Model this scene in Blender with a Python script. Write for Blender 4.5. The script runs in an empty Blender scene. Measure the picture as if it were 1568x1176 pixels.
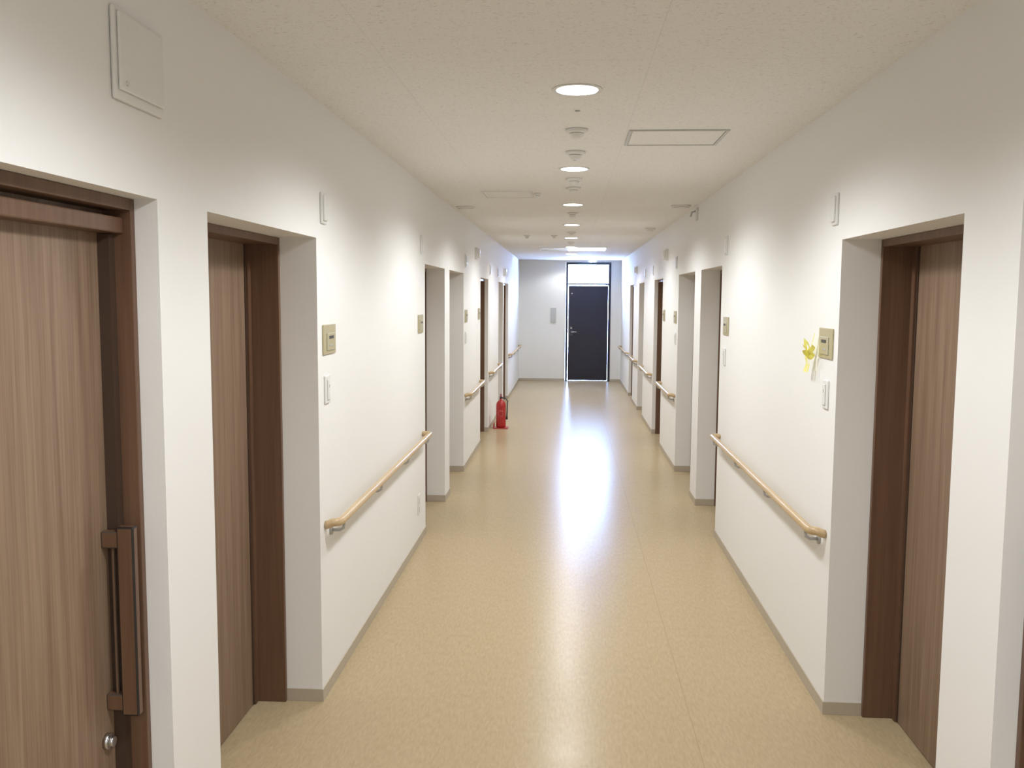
import bpy, bmesh, math
from mathutils import Matrix, Vector
S=bpy.context.scene
try:
    S.view_settings.view_transform='Standard'; S.view_settings.look='None'
except Exception as e: print(e)
L=-1.049; R=1.100; T=1.995; C=2.56; E=19.28; Y0=-1.6

# ---------------- materials ----------------
def new(name):
    m=bpy.data.materials.new(name); m.use_nodes=True
    nt=m.node_tree; b=nt.nodes['Principled BSDF']; return m,nt,b
def simple(name,col,rough=.5,metal=0,emit=None,es=0,nscale=60,namt=.06):
    m,nt,b=new(name)
    n=nt.nodes.new('ShaderNodeTexNoise'); n.inputs['Scale'].default_value=nscale
    g=nt.nodes.new('ShaderNodeTexCoord'); nt.links.new(g.outputs['Object'],n.inputs['Vector'])
    r=nt.nodes.new('ShaderNodeValToRGB'); c=col
    r.color_ramp.elements[0].color=(c[0]*(1-namt),c[1]*(1-namt),c[2]*(1-namt),1)
    r.color_ramp.elements[1].color=(min(1,c[0]*(1+namt)),min(1,c[1]*(1+namt)),min(1,c[2]*(1+namt)),1)
    nt.links.new(n.outputs['Fac'],r.inputs['Fac']); nt.links.new(r.outputs['Color'],b.inputs['Base Color'])
    b.inputs['Roughness'].default_value=rough; b.inputs['Metallic'].default_value=metal
    if emit: b.inputs['Emission Color'].default_value=(*emit,1); b.inputs['Emission Strength'].default_value=es
    return m
def wood(name,c1,c2,rough=.45,axis='Z'):
    m,nt,b=new(name)
    g=nt.nodes.new('ShaderNodeTexCoord'); mp=nt.nodes.new('ShaderNodeMapping')
    mp.inputs['Scale'].default_value={'Z':(20,20,.8),'Y':(14,.9,14)}[axis]
    nt.links.new(g.outputs['Object'],mp.inputs['Vector'])
    n=nt.nodes.new('ShaderNodeTexNoise'); n.inputs['Scale'].default_value=1.6; n.inputs['Detail'].default_value=7; n.inputs['Distortion'].default_value=.45
    mp2=nt.nodes.new('ShaderNodeMapping'); mp2.inputs['Scale'].default_value={'Z':(110,110,2.5),'Y':(110,2.5,110)}[axis]
    nt.links.new(g.outputs['Object'],mp2.inputs['Vector'])
    n2=nt.nodes.new('ShaderNodeTexNoise'); n2.inputs['Scale'].default_value=1.5; n2.inputs['Detail'].default_value=3
    nt.links.new(mp2.outputs[0],n2.inputs['Vector']); nt.links.new(mp.outputs[0],n.inputs['Vector'])
    mx=nt.nodes.new('ShaderNodeMath'); mx.operation='MULTIPLY_ADD'; mx.inputs[1].default_value=.45
    nt.links.new(n2.outputs['Fac'],mx.inputs[0]); 
    m3=nt.nodes.new('ShaderNodeMath'); m3.operation='MULTIPLY'; m3.inputs[1].default_value=.6
    nt.links.new(n.outputs['Fac'],m3.inputs[0]); nt.links.new(m3.outputs[0],mx.inputs[2])
    r=nt.nodes.new('ShaderNodeValToRGB'); r.color_ramp.elements[0].position=.34; r.color_ramp.elements[1].position=.70
    r.color_ramp.elements[0].color=(*c1,1); r.color_ramp.elements[1].color=(*c2,1)
    nt.links.new(mx.outputs[0],r.inputs['Fac']); nt.links.new(r.outputs['Color'],b.inputs['Base Color'])
    b.inputs['Roughness'].default_value=rough
    return m
# wall paper
M_wall,nt,b=new('wall_paper')
g=nt.nodes.new('ShaderNodeTexCoord'); n=nt.nodes.new('ShaderNodeTexNoise'); n.inputs['Scale'].default_value=260; n.inputs['Detail'].default_value=3
nt.links.new(g.outputs['Object'],n.inputs['Vector'])
bp=nt.nodes.new('ShaderNodeBump'); bp.inputs['Strength'].default_value=.12; bp.inputs['Distance'].default_value=.002
nt.links.new(n.outputs['Fac'],bp.inputs['Height']); nt.links.new(bp.outputs[0],b.inputs['Normal'])
b.inputs['Base Color'].default_value=(.865,.865,.85,1); b.inputs['Roughness'].default_value=.75
# ceiling board
M_ceil,nt,b=new('acoustic_ceiling_board')
g=nt.nodes.new('ShaderNodeTexCoord')
mp=nt.nodes.new('ShaderNodeMapping'); mp.inputs['Scale'].default_value=(1.0,1.7,1)
nt.links.new(g.outputs['Object'],mp.inputs['Vector'])
n=nt.nodes.new('ShaderNodeTexNoise'); n.inputs['Scale'].default_value=75; n.inputs['Detail'].default_value=2; n.inputs['Distortion'].default_value=1.2
nt.links.new(mp.outputs[0],n.inputs['Vector'])
r=nt.nodes.new('ShaderNodeValToRGB'); e=r.color_ramp.elements
e[0].position=.33; e[0].color=(.70,.69,.67,1); e[1].position=.40; e[1].color=(.88,.88,.87,1)
nt.links.new(n.outputs['Fac'],r.inputs['Fac'])
br=nt.nodes.new('ShaderNodeTexBrick'); br.offset=0.0
br.inputs['Color1'].default_value=(1,1,1,1); br.inputs['Color2'].default_value=(.99,.99,.99,1); br.inputs['Mortar'].default_value=(.90,.90,.89,1)
br.inputs['Scale'].default_value=1; br.inputs['Mortar Size'].default_value=.0018; br.inputs['Mortar Smooth'].default_value=.3
br.inputs['Brick Width'].default_value=.91; br.inputs['Row Height'].default_value=.91
mp2=nt.nodes.new('ShaderNodeMapping'); mp2.inputs['Location'].default_value=(-.27+.91*2,-3.19+.91*6,0)
nt.links.new(g.outputs['Object'],mp2.inputs['Vector']); nt.links.new(mp2.outputs[0],br.inputs['Vector'])
mx=nt.nodes.new('ShaderNodeMixRGB'); mx.blend_type='MULTIPLY'; mx.inputs[0].default_value=1
nt.links.new(r.outputs[0],mx.inputs[1]); nt.links.new(br.outputs['Color'],mx.inputs[2]); nt.links.new(mx.outputs[0],b.inputs['Base Color'])
bp=nt.nodes.new('ShaderNodeBump'); bp.inputs['Strength'].default_value=.25; bp.inputs['Distance'].default_value=.0015
nt.links.new(r.outputs[0],bp.inputs['Height']); nt.links.new(bp.outputs[0],b.inputs['Normal'])
b.inputs['Roughness'].default_value=.85
# vinyl floor
M_floor,nt,b=new('vinyl_floor')
g=nt.nodes.new('ShaderNodeTexCoord')
def noise(scale,vec,det=3,dist=0):
    mp=nt.nodes.new('ShaderNodeMapping'); mp.inputs['Scale'].default_value=vec; nt.links.new(g.outputs['Object'],mp.inputs['Vector'])
    n=nt.nodes.new('ShaderNodeTexNoise'); n.inputs['Scale'].default_value=scale; n.inputs['Detail'].default_value=det; n.inputs['Distortion'].default_value=dist
    nt.links.new(mp.outputs[0],n.inputs['Vector']); return n
n=noise(7,(14,3,1),6,.4)
r=nt.nodes.new('ShaderNodeValToRGB'); r.color_ramp.elements[0].position=.22; r.color_ramp.elements[1].position=.78
r.color_ramp.elements[0].color=(.43,.335,.20,1); r.color_ramp.elements[1].color=(.52,.415,.26,1)
nt.links.new(n.outputs['Fac'],r.inputs['Fac'])
# sheet seam
sx=nt.nodes.new('ShaderNodeSeparateXYZ'); nt.links.new(g.outputs['Object'],sx.inputs[0])
cp=nt.nodes.new('ShaderNodeMath'); cp.operation='COMPARE'; cp.inputs[1].default_value=.53; cp.inputs[2].default_value=.0018; nt.links.new(sx.outputs['X'],cp.inputs[0])
mx=nt.nodes.new('ShaderNodeMixRGB'); mx.blend_type='MIX'; mx.inputs[2].default_value=(.34,.25,.13,1)
ml=nt.nodes.new('ShaderNodeMath'); ml.operation='MULTIPLY'; ml.inputs[1].default_value=.5; nt.links.new(cp.outputs[0],ml.inputs[0]); nt.links.new(ml.outputs[0],mx.inputs[0])
nt.links.new(r.outputs[0],mx.inputs[1]); nt.links.new(mx.outputs[0],b.inputs['Base Color'])
n2=noise(3,(1.0,3.5,1),4,.3)
r2=nt.nodes.new('ShaderNodeMapRange'); r2.inputs['To Min'].default_value=.19; r2.inputs['To Max'].default_value=.29; nt.links.new(n2.outputs['Fac'],r2.inputs['Value']); nt.links.new(r2.outputs[0],b.inputs['Roughness'])
n3=noise(8,(.8,5,1),3,.2)
bp=nt.nodes.new('ShaderNodeBump'); bp.inputs['Strength'].default_value=.15; bp.inputs['Distance'].default_value=.003
nt.links.new(n3.outputs['Fac'],bp.inputs['Height']); nt.links.new(bp.outputs[0],b.inputs['Normal'])
b.inputs['Specular IOR Level'].default_value=.07

M_base=simple('baseboard_vinyl',(.50,.44,.35),.5)
M_door=wood('door_wood',(.185,.118,.074),(.31,.215,.145),.5)
M_frame=wood('door_frame_wood',(.12,.062,.035),(.175,.097,.057),.42)
M_slot=simple('dark_brown_gap',(.06,.034,.022),.6)
M_handle=simple('dark_bronze_pull',(.020,.015,.013),.55,0)
M_handle2=simple('bronze_bracket',(.09,.068,.052),.45,.1)
M_chrome=simple('brushed_chrome',(.65,.65,.66),.25,1)
M_rail=wood('handrail_wood',(.50,.36,.19),(.62,.47,.28),.3,'Y')
M_white=simple('white_plastic',(.80,.80,.78),.4,namt=.02)
M_grey=simple('grey_plastic',(.45,.45,.44),.4)
M_dark=simple('dark_plastic',(.06,.06,.065),.4)
M_olive=simple('olive_plate',(.47,.42,.25),.35)
M_paper=simple('grey_label',(.56,.57,.50),.4)
M_red=simple('extinguisher_red',(.45,.028,.028),.35)
M_navy=simple('dark_navy_steel',(.014,.014,.026),.45,namt=.1)
M_lamp=simple('lamp_diffuser',(1,1,1),.5,emit=(1,.99,.96),es=8,namt=0)
M_green=simple('exit_sign_green',(.5,.8,.7),.4,emit=(.75,1,.92),es=1.0)
M_yellow=simple('yellow_ribbon',(.88,.82,.18),.5)
M_panel=simple('metal_switch_panel',(.55,.56,.55),.35)
M_gloss=simple('glossy_white_panel',(.80,.80,.79),.16,namt=.01)

# ---------------- mesh builder ----------------
class MB:
    def __init__(s): s.bm=bmesh.new(); s.mats=[]
    def mi(s,m):
        if m not in s.mats: s.mats.append(m)
        return s.mats.index(m)
    def box(s,x0,x1,y0,y1,z0,z1,m,bev=0):
        x0,x1=sorted((x0,x1)); y0,y1=sorted((y0,y1)); z0,z1=sorted((z0,z1))
        r=bmesh.ops.create_cube(s.bm,size=1)
        vs=r['verts']
        for v in vs: v.co=Vector(((x0+x1)/2+v.co.x*(x1-x0),(y0+y1)/2+v.co.y*(y1-y0),(z0+z1)/2+v.co.z*(z1-z0)))
        fs={f for v in vs for f in v.link_faces}
        if bev>0:
            es={e for v in vs for e in v.link_edges}
            rr=bmesh.ops.bevel(s.bm,geom=list(es),offset=bev,segments=2,affect='EDGES',profile=.5)
            fs={f for f in fs if f.is_valid}|set(rr['faces'])
        i=s.mi(m)
        for f in fs: f.material_index=i
    def tube(s,pts,rad,m,seg=14,caps=True):
        pts=[Vector(p) for p in pts]; n=len(pts)
        rads=rad if isinstance(rad,(list,tuple)) else [rad]*n
        rings=[]; up=None; i=s.mi(m)
        for k,p in enumerate(pts):
            d=(pts[min(k+1,n-1)]-pts[max(k-1,0)]).normalized()
            if up is None: up=Vector((0,0,1)) if abs(d.z)<.9 else Vector((1,0,0))
            a=d.cross(up).normalized(); b2=a.cross(d).normalized(); up=b2
            rings.append([s.bm.verts.new(p+rads[k]*(math.cos(2*math.pi*j/seg)*a+math.sin(2*math.pi*j/seg)*b2)) for j in range(seg)])
        for k in range(n-1):
            for j in range(seg):
                f=s.bm.faces.new((rings[k][j],rings[k][(j+1)%seg],rings[k+1][(j+1)%seg],rings[k+1][j])); f.material_index=i; f.smooth=True
        if caps:
            for rg in (rings[0],rings[-1]):
                f=s.bm.faces.new(rg); f.material_index=i
    def lathe(s,cx,cy,prof,m,seg=32):
        i=s.mi(m); rings=[]
        for p in prof: rings.append([s.bm.verts.new((cx+p[0]*math.cos(2*math.pi*j/seg),cy+p[0]*math.sin(2*math.pi*j/seg),p[1])) for j in range(seg)])
        for k in range(len(prof)-1):
            ii=s.mi(prof[k][2]) if len(prof[k])>2 else i
            for j in range(seg):
                f=s.bm.faces.new((rings[k][j],rings[k][(j+1)%seg],rings[k+1][(j+1)%seg],rings[k+1][j])); f.material_index=ii; f.smooth=True
        for q in (0,-1):
            ii=s.mi(prof[q][2]) if len(prof[q])>2 else i
            f=s.bm.faces.new(rings[q]); f.material_index=ii
    def strip(s,pts,w,m,wd=(0,0,1)):
        i=s.mi(m); wd=Vector(wd)*w/2; a=[(s.bm.verts.new(Vector(p)+wd),s.bm.verts.new(Vector(p)-wd)) for p in pts]
        for k in range(len(a)-1):
            f=s.bm.faces.new((a[k][0],a[k][1],a[k+1][1],a[k+1][0])); f.material_index=i; f.smooth=True
    def obj(s,name):
        bmesh.ops.recalc_face_normals(s.bm,faces=s.bm.faces[:])
        me=bpy.data.meshes.new(name); s.bm.to_mesh(me); s.bm.free()
        for m in s.mats: me.materials.append(m)
        o=bpy.data.objects.new(name,me); S.collection.objects.link(o); return o

# ---------------- shell ----------------
m=MB(); m.box(L-.6,R+.6,Y0-.1,E+.3,-.1,0,M_floor); m.obj('floor')
m=MB(); m.box(L-.6,R+.6,Y0-.1,E+.3,C,C+.1,M_ceil); m.obj('ceiling')
m=MB(); m.box(L-.6,R+.6,Y0-.1,Y0,0,C,M_wall); m.obj('wall_back')
# niches: (y0,y1,type)
NL=[(1.22,2.28,'C'),(2.60,3.74,'A'),(6.59,7.65,'A'),(7.96,9.03,'A'),(10.77,11.8,'B'),(13.55,14.45,'A'),(14.62,15.7,'B')]
NR=[(1.22,2.31,'C'),(2.64,3.78,'A'),(6.67,7.70,'A'),(8.08,9.25,'A'),(10.80,11.85,'B'),(13.45,14.4,'A'),(15.6,16.5,'B')]
REC={'A':(.155,.13,.035),'B':(.045,.09,.03),'C':(.06,.075,.035)}  # recess, frame depth, door thick
dn=0
for side,w,s,N in (('left',L,-1,NL),('right',R,1,NR)):
    m=MB(); bb=MB(); y=Y0
    OUT=w+s*.6; TH=.055; BT=.006
    def bbx(ya,yb): bb.box(w-s*BT,w,ya,yb,0.0005,TH,M_base)
    for (a,b_,t) in N:
        rec,fd,dt=REC[t]; bk=rec+fd+dt+.001
        m.box(w,OUT,y,a,0,C,M_wall); bbx(y,a)
        m.box(w,OUT,a,b_,T,C,M_wall)
        m.box(w+s*bk,OUT,a,b_,0,T,M_wall)
        # baseboard returns on the jambs
        bb.box(w-s*BT,w+s*rec,a,a+BT,0.0005,TH,M_base); bb.box(w-s*BT,w+s*rec,b_-BT,b_,0.0005,TH,M_base)
        y=b_
        # door
        dn+=1; d=MB(); f0=w+s*rec; f1=w+s*(rec+fd); dp1=w+s*(rec+fd+dt)
        ft=.022; e=.0006
        d.box(f0,dp1,a+e,a+ft,0.0006,T-e,M_frame,.002); d.box(f0,dp1,b_-ft,b_-e,0.0006,T-e,M_frame,.002)
        d.box(f0,dp1,a+ft,b_-ft,T-.03,T-e,M_frame,.002)
        d.box(f1,dp1,a+ft,b_-ft,0.006,T-.03,M_door)
        if t!='C':
            d.box(f1-s*.004,f1,b_-ft-.045,b_-ft-.035,0.006,T-.03,M_slot); d.box(f1-s*.012,f1,b_-ft-.034,b_-ft,0.006,T-.03,M_frame)
            hy=a+.13
        else:
            d.box(f0+s*.02,f1,a+ft,b_-ft,T-.088,T-.048,M_frame,.004)
            d.box(f1-s*.03,f1,b_-ft-.03,b_-ft,0.006,T-.09,M_slot)
            hy=b_-.075
        # pull handle : two stand-offs and a deep blade-like vertical bar
        for z in (.70,1.13): d.box(f1-s*.046,f1,hy-.012,hy+.012,z-.022,z+.022,M_handle2,.004)
        d.box(f1-s*.086,f1-s*.040,hy-.013,hy+.013,.665,1.165,M_handle,.005)
        d.box(f1-s*.030,f1-s*.022,hy-.004,hy+.004,.70,1.13,M_handle2,.002)
        d.tube([(f1,hy-.02,.60),(f1-s*.012,hy-.02,.60)],.021,M_chrome); d.tube([(f1-s*.012,hy-.02,.60),(f1-s*.022,hy-.02,.60)],.013,M_chrome)
        d.obj('door_%d'%dn)
    m.box(w,OUT,y,E,0,C,M_wall); bbx(y,E)
    m.obj('wall_'+side); bb.obj('baseboard_'+side)

# end wall with door + transom
DX0,DX1=-.07,.88; DT=2.515
m=MB()
m.box(L-.6,DX0,E,E+.15,0,C,M_wall); m.box(DX1,R+.6,E,E+.15,0,C,M_wall); m.box(DX0,DX1,E,E+.15,DT,C,M_wall); m.obj('wall_end')
m=MB(); m.box(L+.006,DX0,E-.006,E,0.0005,.055,M_base); m.box(DX1,R-.006,E-.006,E,0.0005,.055,M_base); m.obj('baseboard_end')
m=MB(); fr=.052; e=.001; DM=2.045
m.box(DX0+e,DX0+fr,E-.01,E+.12,0.001,DM,M_navy,.003); m.box(DX1-fr,DX1-e,E-.01,E+.12,0.001,DM,M_navy,.003)
m.box(DX0+fr,DX1-fr,E-.01,E+.12,2.03,DM,M_navy)
m.box(DX0+fr+.004,DX1-fr-.004,E+.02,E+.06,0.02,2.026,M_navy,.002)
m.box(DX0+fr,DX1-fr,E-.005,E+.1,0.001,.018,M_chrome)
hx=DX0+fr+.07
m.box(hx-.022,hx+.022,E+.008,E+.02,.98,1.16,M_chrome,.003)
m.tube([(hx,E+.01,1.05),(hx,E-.035,1.05),(hx+.03,E-.045,1.05),(hx+.12,E-.045,1.05)],.010,M_chrome)
m.tube([(hx,E+.01,1.13),(hx,E-.002,1.13)],.014,M_chrome)
m.tube([(hx+.01,E+.02,1.86),(hx+.01,E+.008,1.86)],.014,M_chrome)
m.obj('door_%d'%(dn+1))
M_glass,nt,b=new('window_glass')
tr=nt.nodes.new('ShaderNodeBsdfTransparent'); gl=nt.nodes.new('ShaderNodeBsdfGlossy'); gl.inputs['Roughness'].default_value=.05
mxs=nt.nodes.new('ShaderNodeMixShader'); mxs.inputs[0].default_value=.06
nt.links.new(tr.outputs[0],mxs.inputs[1]); nt.links.new(gl.outputs[0],mxs.inputs[2]); nt.links.new(mxs.outputs[0],nt.nodes['Material Output'].inputs['Surface'])
m=MB()
m.box(DX0+e,DX0+fr,E-.01,E+.12,DM+.001,DT-e,M_navy,.003); m.box(DX1-fr,DX1-e,E-.01,E+.12,DM+.001,DT-e,M_navy,.003)
m.box(DX0+fr,DX1-fr,E-.01,E+.12,DT-.05,DT-e,M_navy); m.box(DX0+fr,DX1-fr,E-.01,E+.03,DM+.001,DM+.03,M_navy)
m.box(DX0+fr,DX1-fr,E+.02,E+.026,DM+.03,DT-.05,M_glass); m.obj('window_1')

# ---------------- handrails ----------------
def handrail(w,s,y0,y1):
    m=MB(); x=w-s*.062; z=.772; rr=.03
    pts=[(w-s*.002,y0,z-.012),(w-s*.02,y0,z-.006)]
    for k in range(1,7):
        a=k/6*math.pi/2; pts.append((w-s*(.02+.042*math.sin(a)),y0+.042*(1-math.cos(a)),z))
    n=8
    for k in range(1,n): pts.append((x,y0+.05+(y1-y0-.10)*k/n,z))
    for k in range(0,7):
        a=k/6*math.pi/2; pts.append((w-s*(.02+.042*math.cos(a)),y1-.042+.042*math.sin(a),z))
    pts.append((w-s*.002,y1,z-.006))
    m.tube(pts,.0185,M_rail,16)
    nb=max(2,int((y1-y0)/.85)+1)
    for k in range(nb):
        y=y0+.09+(y1-y0-.18)*k/(nb-1)
        m.tube([(w-s*.001,y,z-.055),(w-s*.008,y,z-.055)],.022,M_grey)
        m.tube([(w-s*.006,y,z-.055),(w-s*.04,y,z-.055),(w-s*.058,y,z-.045),(w-s*.062,y,z-.014)],.007,M_grey,8)
    m.obj('handrail')
for a,b_ in ((3.82,6.45),(9.12,10.66),(11.9,13.45),(15.8,18.9)): handrail(L,-1,a,b_)
for a,b_ in ((3.85,6.55),(9.34,10.7),(11.95,13.35),(14.5,15.5),(16.6,18.9)): handrail(R,1,a,b_)

# ---------------- wall fittings ----------------
G=.0005
def nameplate(w,s,y0):
    m=MB(); y1=y0+.20
    m.box(w-s*G,w-s*.008,y0,y1,1.503,1.632,M_olive,.003)
    m.box(w-s*.008,w-s*.013,y0+.045,y1-.03,1.52,1.595,M_paper,.002)
    m.box(w-s*.013,w-s*.0145,y0+.07,y1-.06,1.57,1.583,M_dark); m.box(w-s*.013,w-s*.0145,y0+.07,y1-.08,1.538,1.546,M_grey)
    m.obj('room_name_plate')
def switch(w,s,y0):
    m=MB(); m.box(w-s*G,w-s*.009,y0,y0+.075,1.29,1.412,M_white,.004); m.box(w-s*.009,w-s*.014,y0+.02,y0+.055,1.305,1.395,M_white,.003)
    m.box(w-s*.014,w-s*.0155,y0+.036,y0+.040,1.36,1.372,M_grey); m.obj('light_switch')
def call(w,s,y0,p=.02,z=2.06):
    m=MB(); m.box(w-s*G,w-s*p*.5,y0,y0+.075,z,z+.13,M_white,.003); m.box(w-s*p*.4,w-s*p,y0+.012,y0+.063,z+.012,z+.118,M_white,min(.01,p*.25))
    m.obj('nurse_call_lamp')
for y in (3.81,6.27,9.12,10.45): nameplate(L,-1,y)
for y in (3.84,6.32,9.36,10.48): nameplate(R,1,y)
for y in (3.83,9.14): switch(L,-1,y)
for y in (3.88,6.42,9.38): switch(R,1,y)
for y in (3.80,6.4,9.14,12.0,13.3): call(L,-1,y)
for y in (3.84,6.45,9.4,12.0,13.2): call(R,1,y)
call(L,-1,10.1,.06,2.18); call(R,1,10.3,.06,2.18); call(L,-1,14.5,.05,2.1); call(R,1,14.8,.06,2.15)
m=MB(); m.box(L+G,L+.012,2.06,2.31,2.20,2.41,M_white,.006); m.box(L+.012,L+.020,2.072,2.298,2.222,2.398,M_white,.004)
m.tube([(L+.018,2.10,2.24),(L+.023,2.10,2.24)],.006,M_chrome); m.obj('wall_access_panel')
m=MB(); m.box(L+G,L+.007,6.24,6.32,.22,.36,M_white,.003)
for z in (.255,.315): m.box(L+.007,L+.010,6.26,6.30,z-.02,z+.02,M_grey,.002)
m.obj('wall_outlet')
m=MB(); m.box(-.385,-.27,E-.02,E-G,1.245,1.555,M_panel,.004); m.box(-.365,-.29,E-.024,E-.02,1.43,1.53,M_white,.001); m.box(-.365,-.29,E-.024,E-.02,1.27,1.41,M_grey,.001); m.obj('switch_panel')

# yellow ribbon on right name plate
m=MB(); cy,cz=4.095,1.525; x=R-.035
def loop(dy,dz,n=14,sz=.06):
    P=[]
    for k in range(n+1):
        a=2*math.pi*k/n; rr=(1-math.cos(a))/2
        P.append((x-.012*math.sin(a),cy+dy*rr*sz-dz*.35*sz*math.sin(a)*rr,cz+dz*rr*sz+dy*.35*sz*math.sin(a)*rr))
    m.strip(P,.020,M_yellow,(-.7,0,.7))
for dy,dz in ((1,.2),(-1,.25),(.8,-.45),(-.7,-.4),(.75,.75)): loop(dy,dz)
for dy in (.4,-.05,.75): m.strip([(x,cy,cz),(x-.008,cy+dy*.03,cz-.03),(x+.004,cy+dy*.06,cz-.06),(x-.006,cy+dy*.07,cz-.095)],.016,M_yellow,(0,1,.2))
m.box(x-.01,x+.015,cy-.008,cy+.008,cz-.008,cz+.008,M_yellow,.003)
m.strip([(x+.005,cy,cz),(x+.01,cy-.02,cz+.04),(x+.014,cy-.035,cz+.08)],.010,M_yellow,(0,1,0))
m.obj('yellow_ribbon_bow')

# ---------------- ceiling fittings ----------------
for k in range(-2,8):  # last downlight, nearest the end door, is an added one to brighten the end wall
    y=3.62+2.16*k
    if y<Y0+.3 or y>E: continue
    m=MB(); m.lathe(.022,y,[(.081,C-.004,M_white),(.098,C-.0035,M_white),(.098,C-.0005,M_white),(.08,C-.0005,M_white)],M_white,40)
    m.lathe(.022,y,[(.080,C-.006,M_lamp),(.080,C-.002,M_lamp)],M_lamp,40)
    m.obj('ceiling_downlight')
    ld=bpy.data.lights.new('downlight_beam','SPOT'); ld.energy=88 if k<7 else 30; ld.spot_size=math.radians(160); ld.spot_blend=.45; ld.shadow_soft_size=.13; ld.color=(.975,.985,1)  # weaker energy goes to the added end-wall fill lamp
    lo=bpy.data.objects.new('downlight_beam',ld); lo.location=(.022,y,C-.045); S.collection.objects.link(lo)
def detector(x,y,r=.05):
    m=MB(); m.lathe(x,y,[(r,C-.0005),(r,C-.012),(r*.9,C-.016),(r*.62,C-.018),(r*.55,C-.036),(r*.3,C-.044),(.002,C-.045)],M_white,28)
    m.lathe(x,y,[(r*.62,C-.0185,M_grey),(r*.62,C-.022,M_grey)],M_grey,28); m.obj('smoke_detector')
for x,y,r in ((.027,4.46,.055),(.025,5.12,.055),(.024,6.25,.055),(.024,6.75,.05),(.024,8.7,.05),(.024,11.2,.05),(.024,13.2,.05),(.92,10.6,.06),(-.2,11.8,.04),(-.55,11.8,.04),(-.25,7.1,.025)): detector(x,y,r)
for y in (4.02,5.42):
    m=MB(); m.lathe(.027,y,[(.012,C-.0005),(.011,C-.004),(.002,C-.005)],M_grey,16); m.obj('ceiling_sensor')
def hatch(x0,x1,y0,y1,fm,w=.016,name='ceiling_access_hatch',pm=None):
    m=MB(); z0=C-.006
    m.box(x0,x1,y0,y0+w,z0,C-.0005,fm,.001); m.box(x0,x1,y1-w,y1,z0,C-.0005,fm,.001)
    m.box(x0,x0+w,y0+w,y1-w,z0,C-.0005,fm,.001); m.box(x1-w,x1,y0+w,y1-w,z0,C-.0005,fm,.001)
    m.box(x0+w+.003,x1-w-.003,y0+w+.003,y1-w-.003,C-.003,C-.0005,pm or M_ceil); m.obj(name)
hatch(.28,.76,4.48,4.91,M_panel); hatch(-.68,-.29,6.97,7.4,M_white,.012); hatch(-.5,.6,14.6,15.5,M_white,.02,'ceiling_equipment_panel',M_gloss)
for x,y in ((-.93,8.15),(.96,8.05)):
    m=MB(); m.lathe(x,y,[(.085,C-.0005),(.085,C-.010),(.07,C-.016,M_dark),(.066,C-.018),(.06,C-.026),(.002,C-.028)],M_white,32); m.obj('ceiling_vent')
m=MB(); m.box(R-.02,R-G,7.98,8.04,C-.13,C-.02,M_white,.004); m.tube([(R-.015,8.01,C-.05),(R-.05,8.01,C-.06),(R-.06,8.01,C-.10)],.008,M_grey); m.obj('wall_sensor')
# exit sign
m=MB(); m.box(.38,.56,18.6,18.63,C-.075,C-.01,M_white,.004); m.box(.39,.55,18.597,18.60,C-.070,C-.015,M_green); m.tube([(.47,18.615,C-.012),(.47,18.615,C-.0005)],.01,M_white)
m.obj('exit_sign')

# ---------------- fire extinguisher ----------------
m=MB(); x,y=-.90,12.15
m.box(x-.10,x+.10,y-.10,y+.10,0.001,.012,M_red,.004); m.box(x-.10,x-.09,y-.10,y+.10,.012,.07,M_red,.003)
m.lathe(x,y,[(.055,.014),(.064,.02),(.066,.04),(.066,.30),(.062,.335),(.045,.365),(.022,.38),(.02,.40)],M_red,28)
m.box(x-.03,x+.03,y-.0675,y-.062,.17,.24,M_white,.001)
m.lathe(x,y,[(.02,.40),(.02,.425),(.012,.43)],M_dark,16)
m.box(x-.012,x+.012,y-.10,y+.03,.425,.44,M_dark,.003); m.box(x-.01,x+.01,y-.11,y+.02,.455,.468,M_dark,.003); m.box(x-.008,x+.008,y,y+.02,.43,.46,M_chrome)
m.tube([(x+.02,y,.41),(x+.06,y-.01,.41),(x+.088,y-.015,.37),(x+.085,y-.015,.28),(x+.082,y-.015,.18),(x+.080,y-.015,.12)],[.008,.008,.008,.008,.009,.015],M_dark,10)
m.obj('fire_extinguisher')

# ---------------- world + camera ----------------
wd=bpy.data.worlds.new('sky'); S.world=wd; wd.use_nodes=True
bg=wd.node_tree.nodes['Background']; bg.inputs[0].default_value=(.36,.55,1,1); bg.inputs[1].default_value=135
yaw,pitch,roll,f=.0619,.0942,.0063,1388.2
F=Vector((-math.sin(yaw)*math.cos(pitch),math.cos(yaw)*math.cos(pitch),-math.sin(pitch)))
Rv=Vector((math.cos(yaw),math.sin(yaw),0)); U=Rv.cross(F)
R2=math.cos(roll)*Rv+math.sin(roll)*U; U2=-math.sin(roll)*Rv+math.cos(roll)*U
cam=bpy.data.cameras.new('camera'); cam.sensor_width=36; cam.lens=f/1568*36; cam.clip_start=.02
co=bpy.data.objects.new('camera',cam); S.collection.objects.link(co)
M=Matrix((R2,U2,-F)).transposed().to_4x4(); M.translation=Vector((0,0,1.75)); co.matrix_world=M
S.camera=co
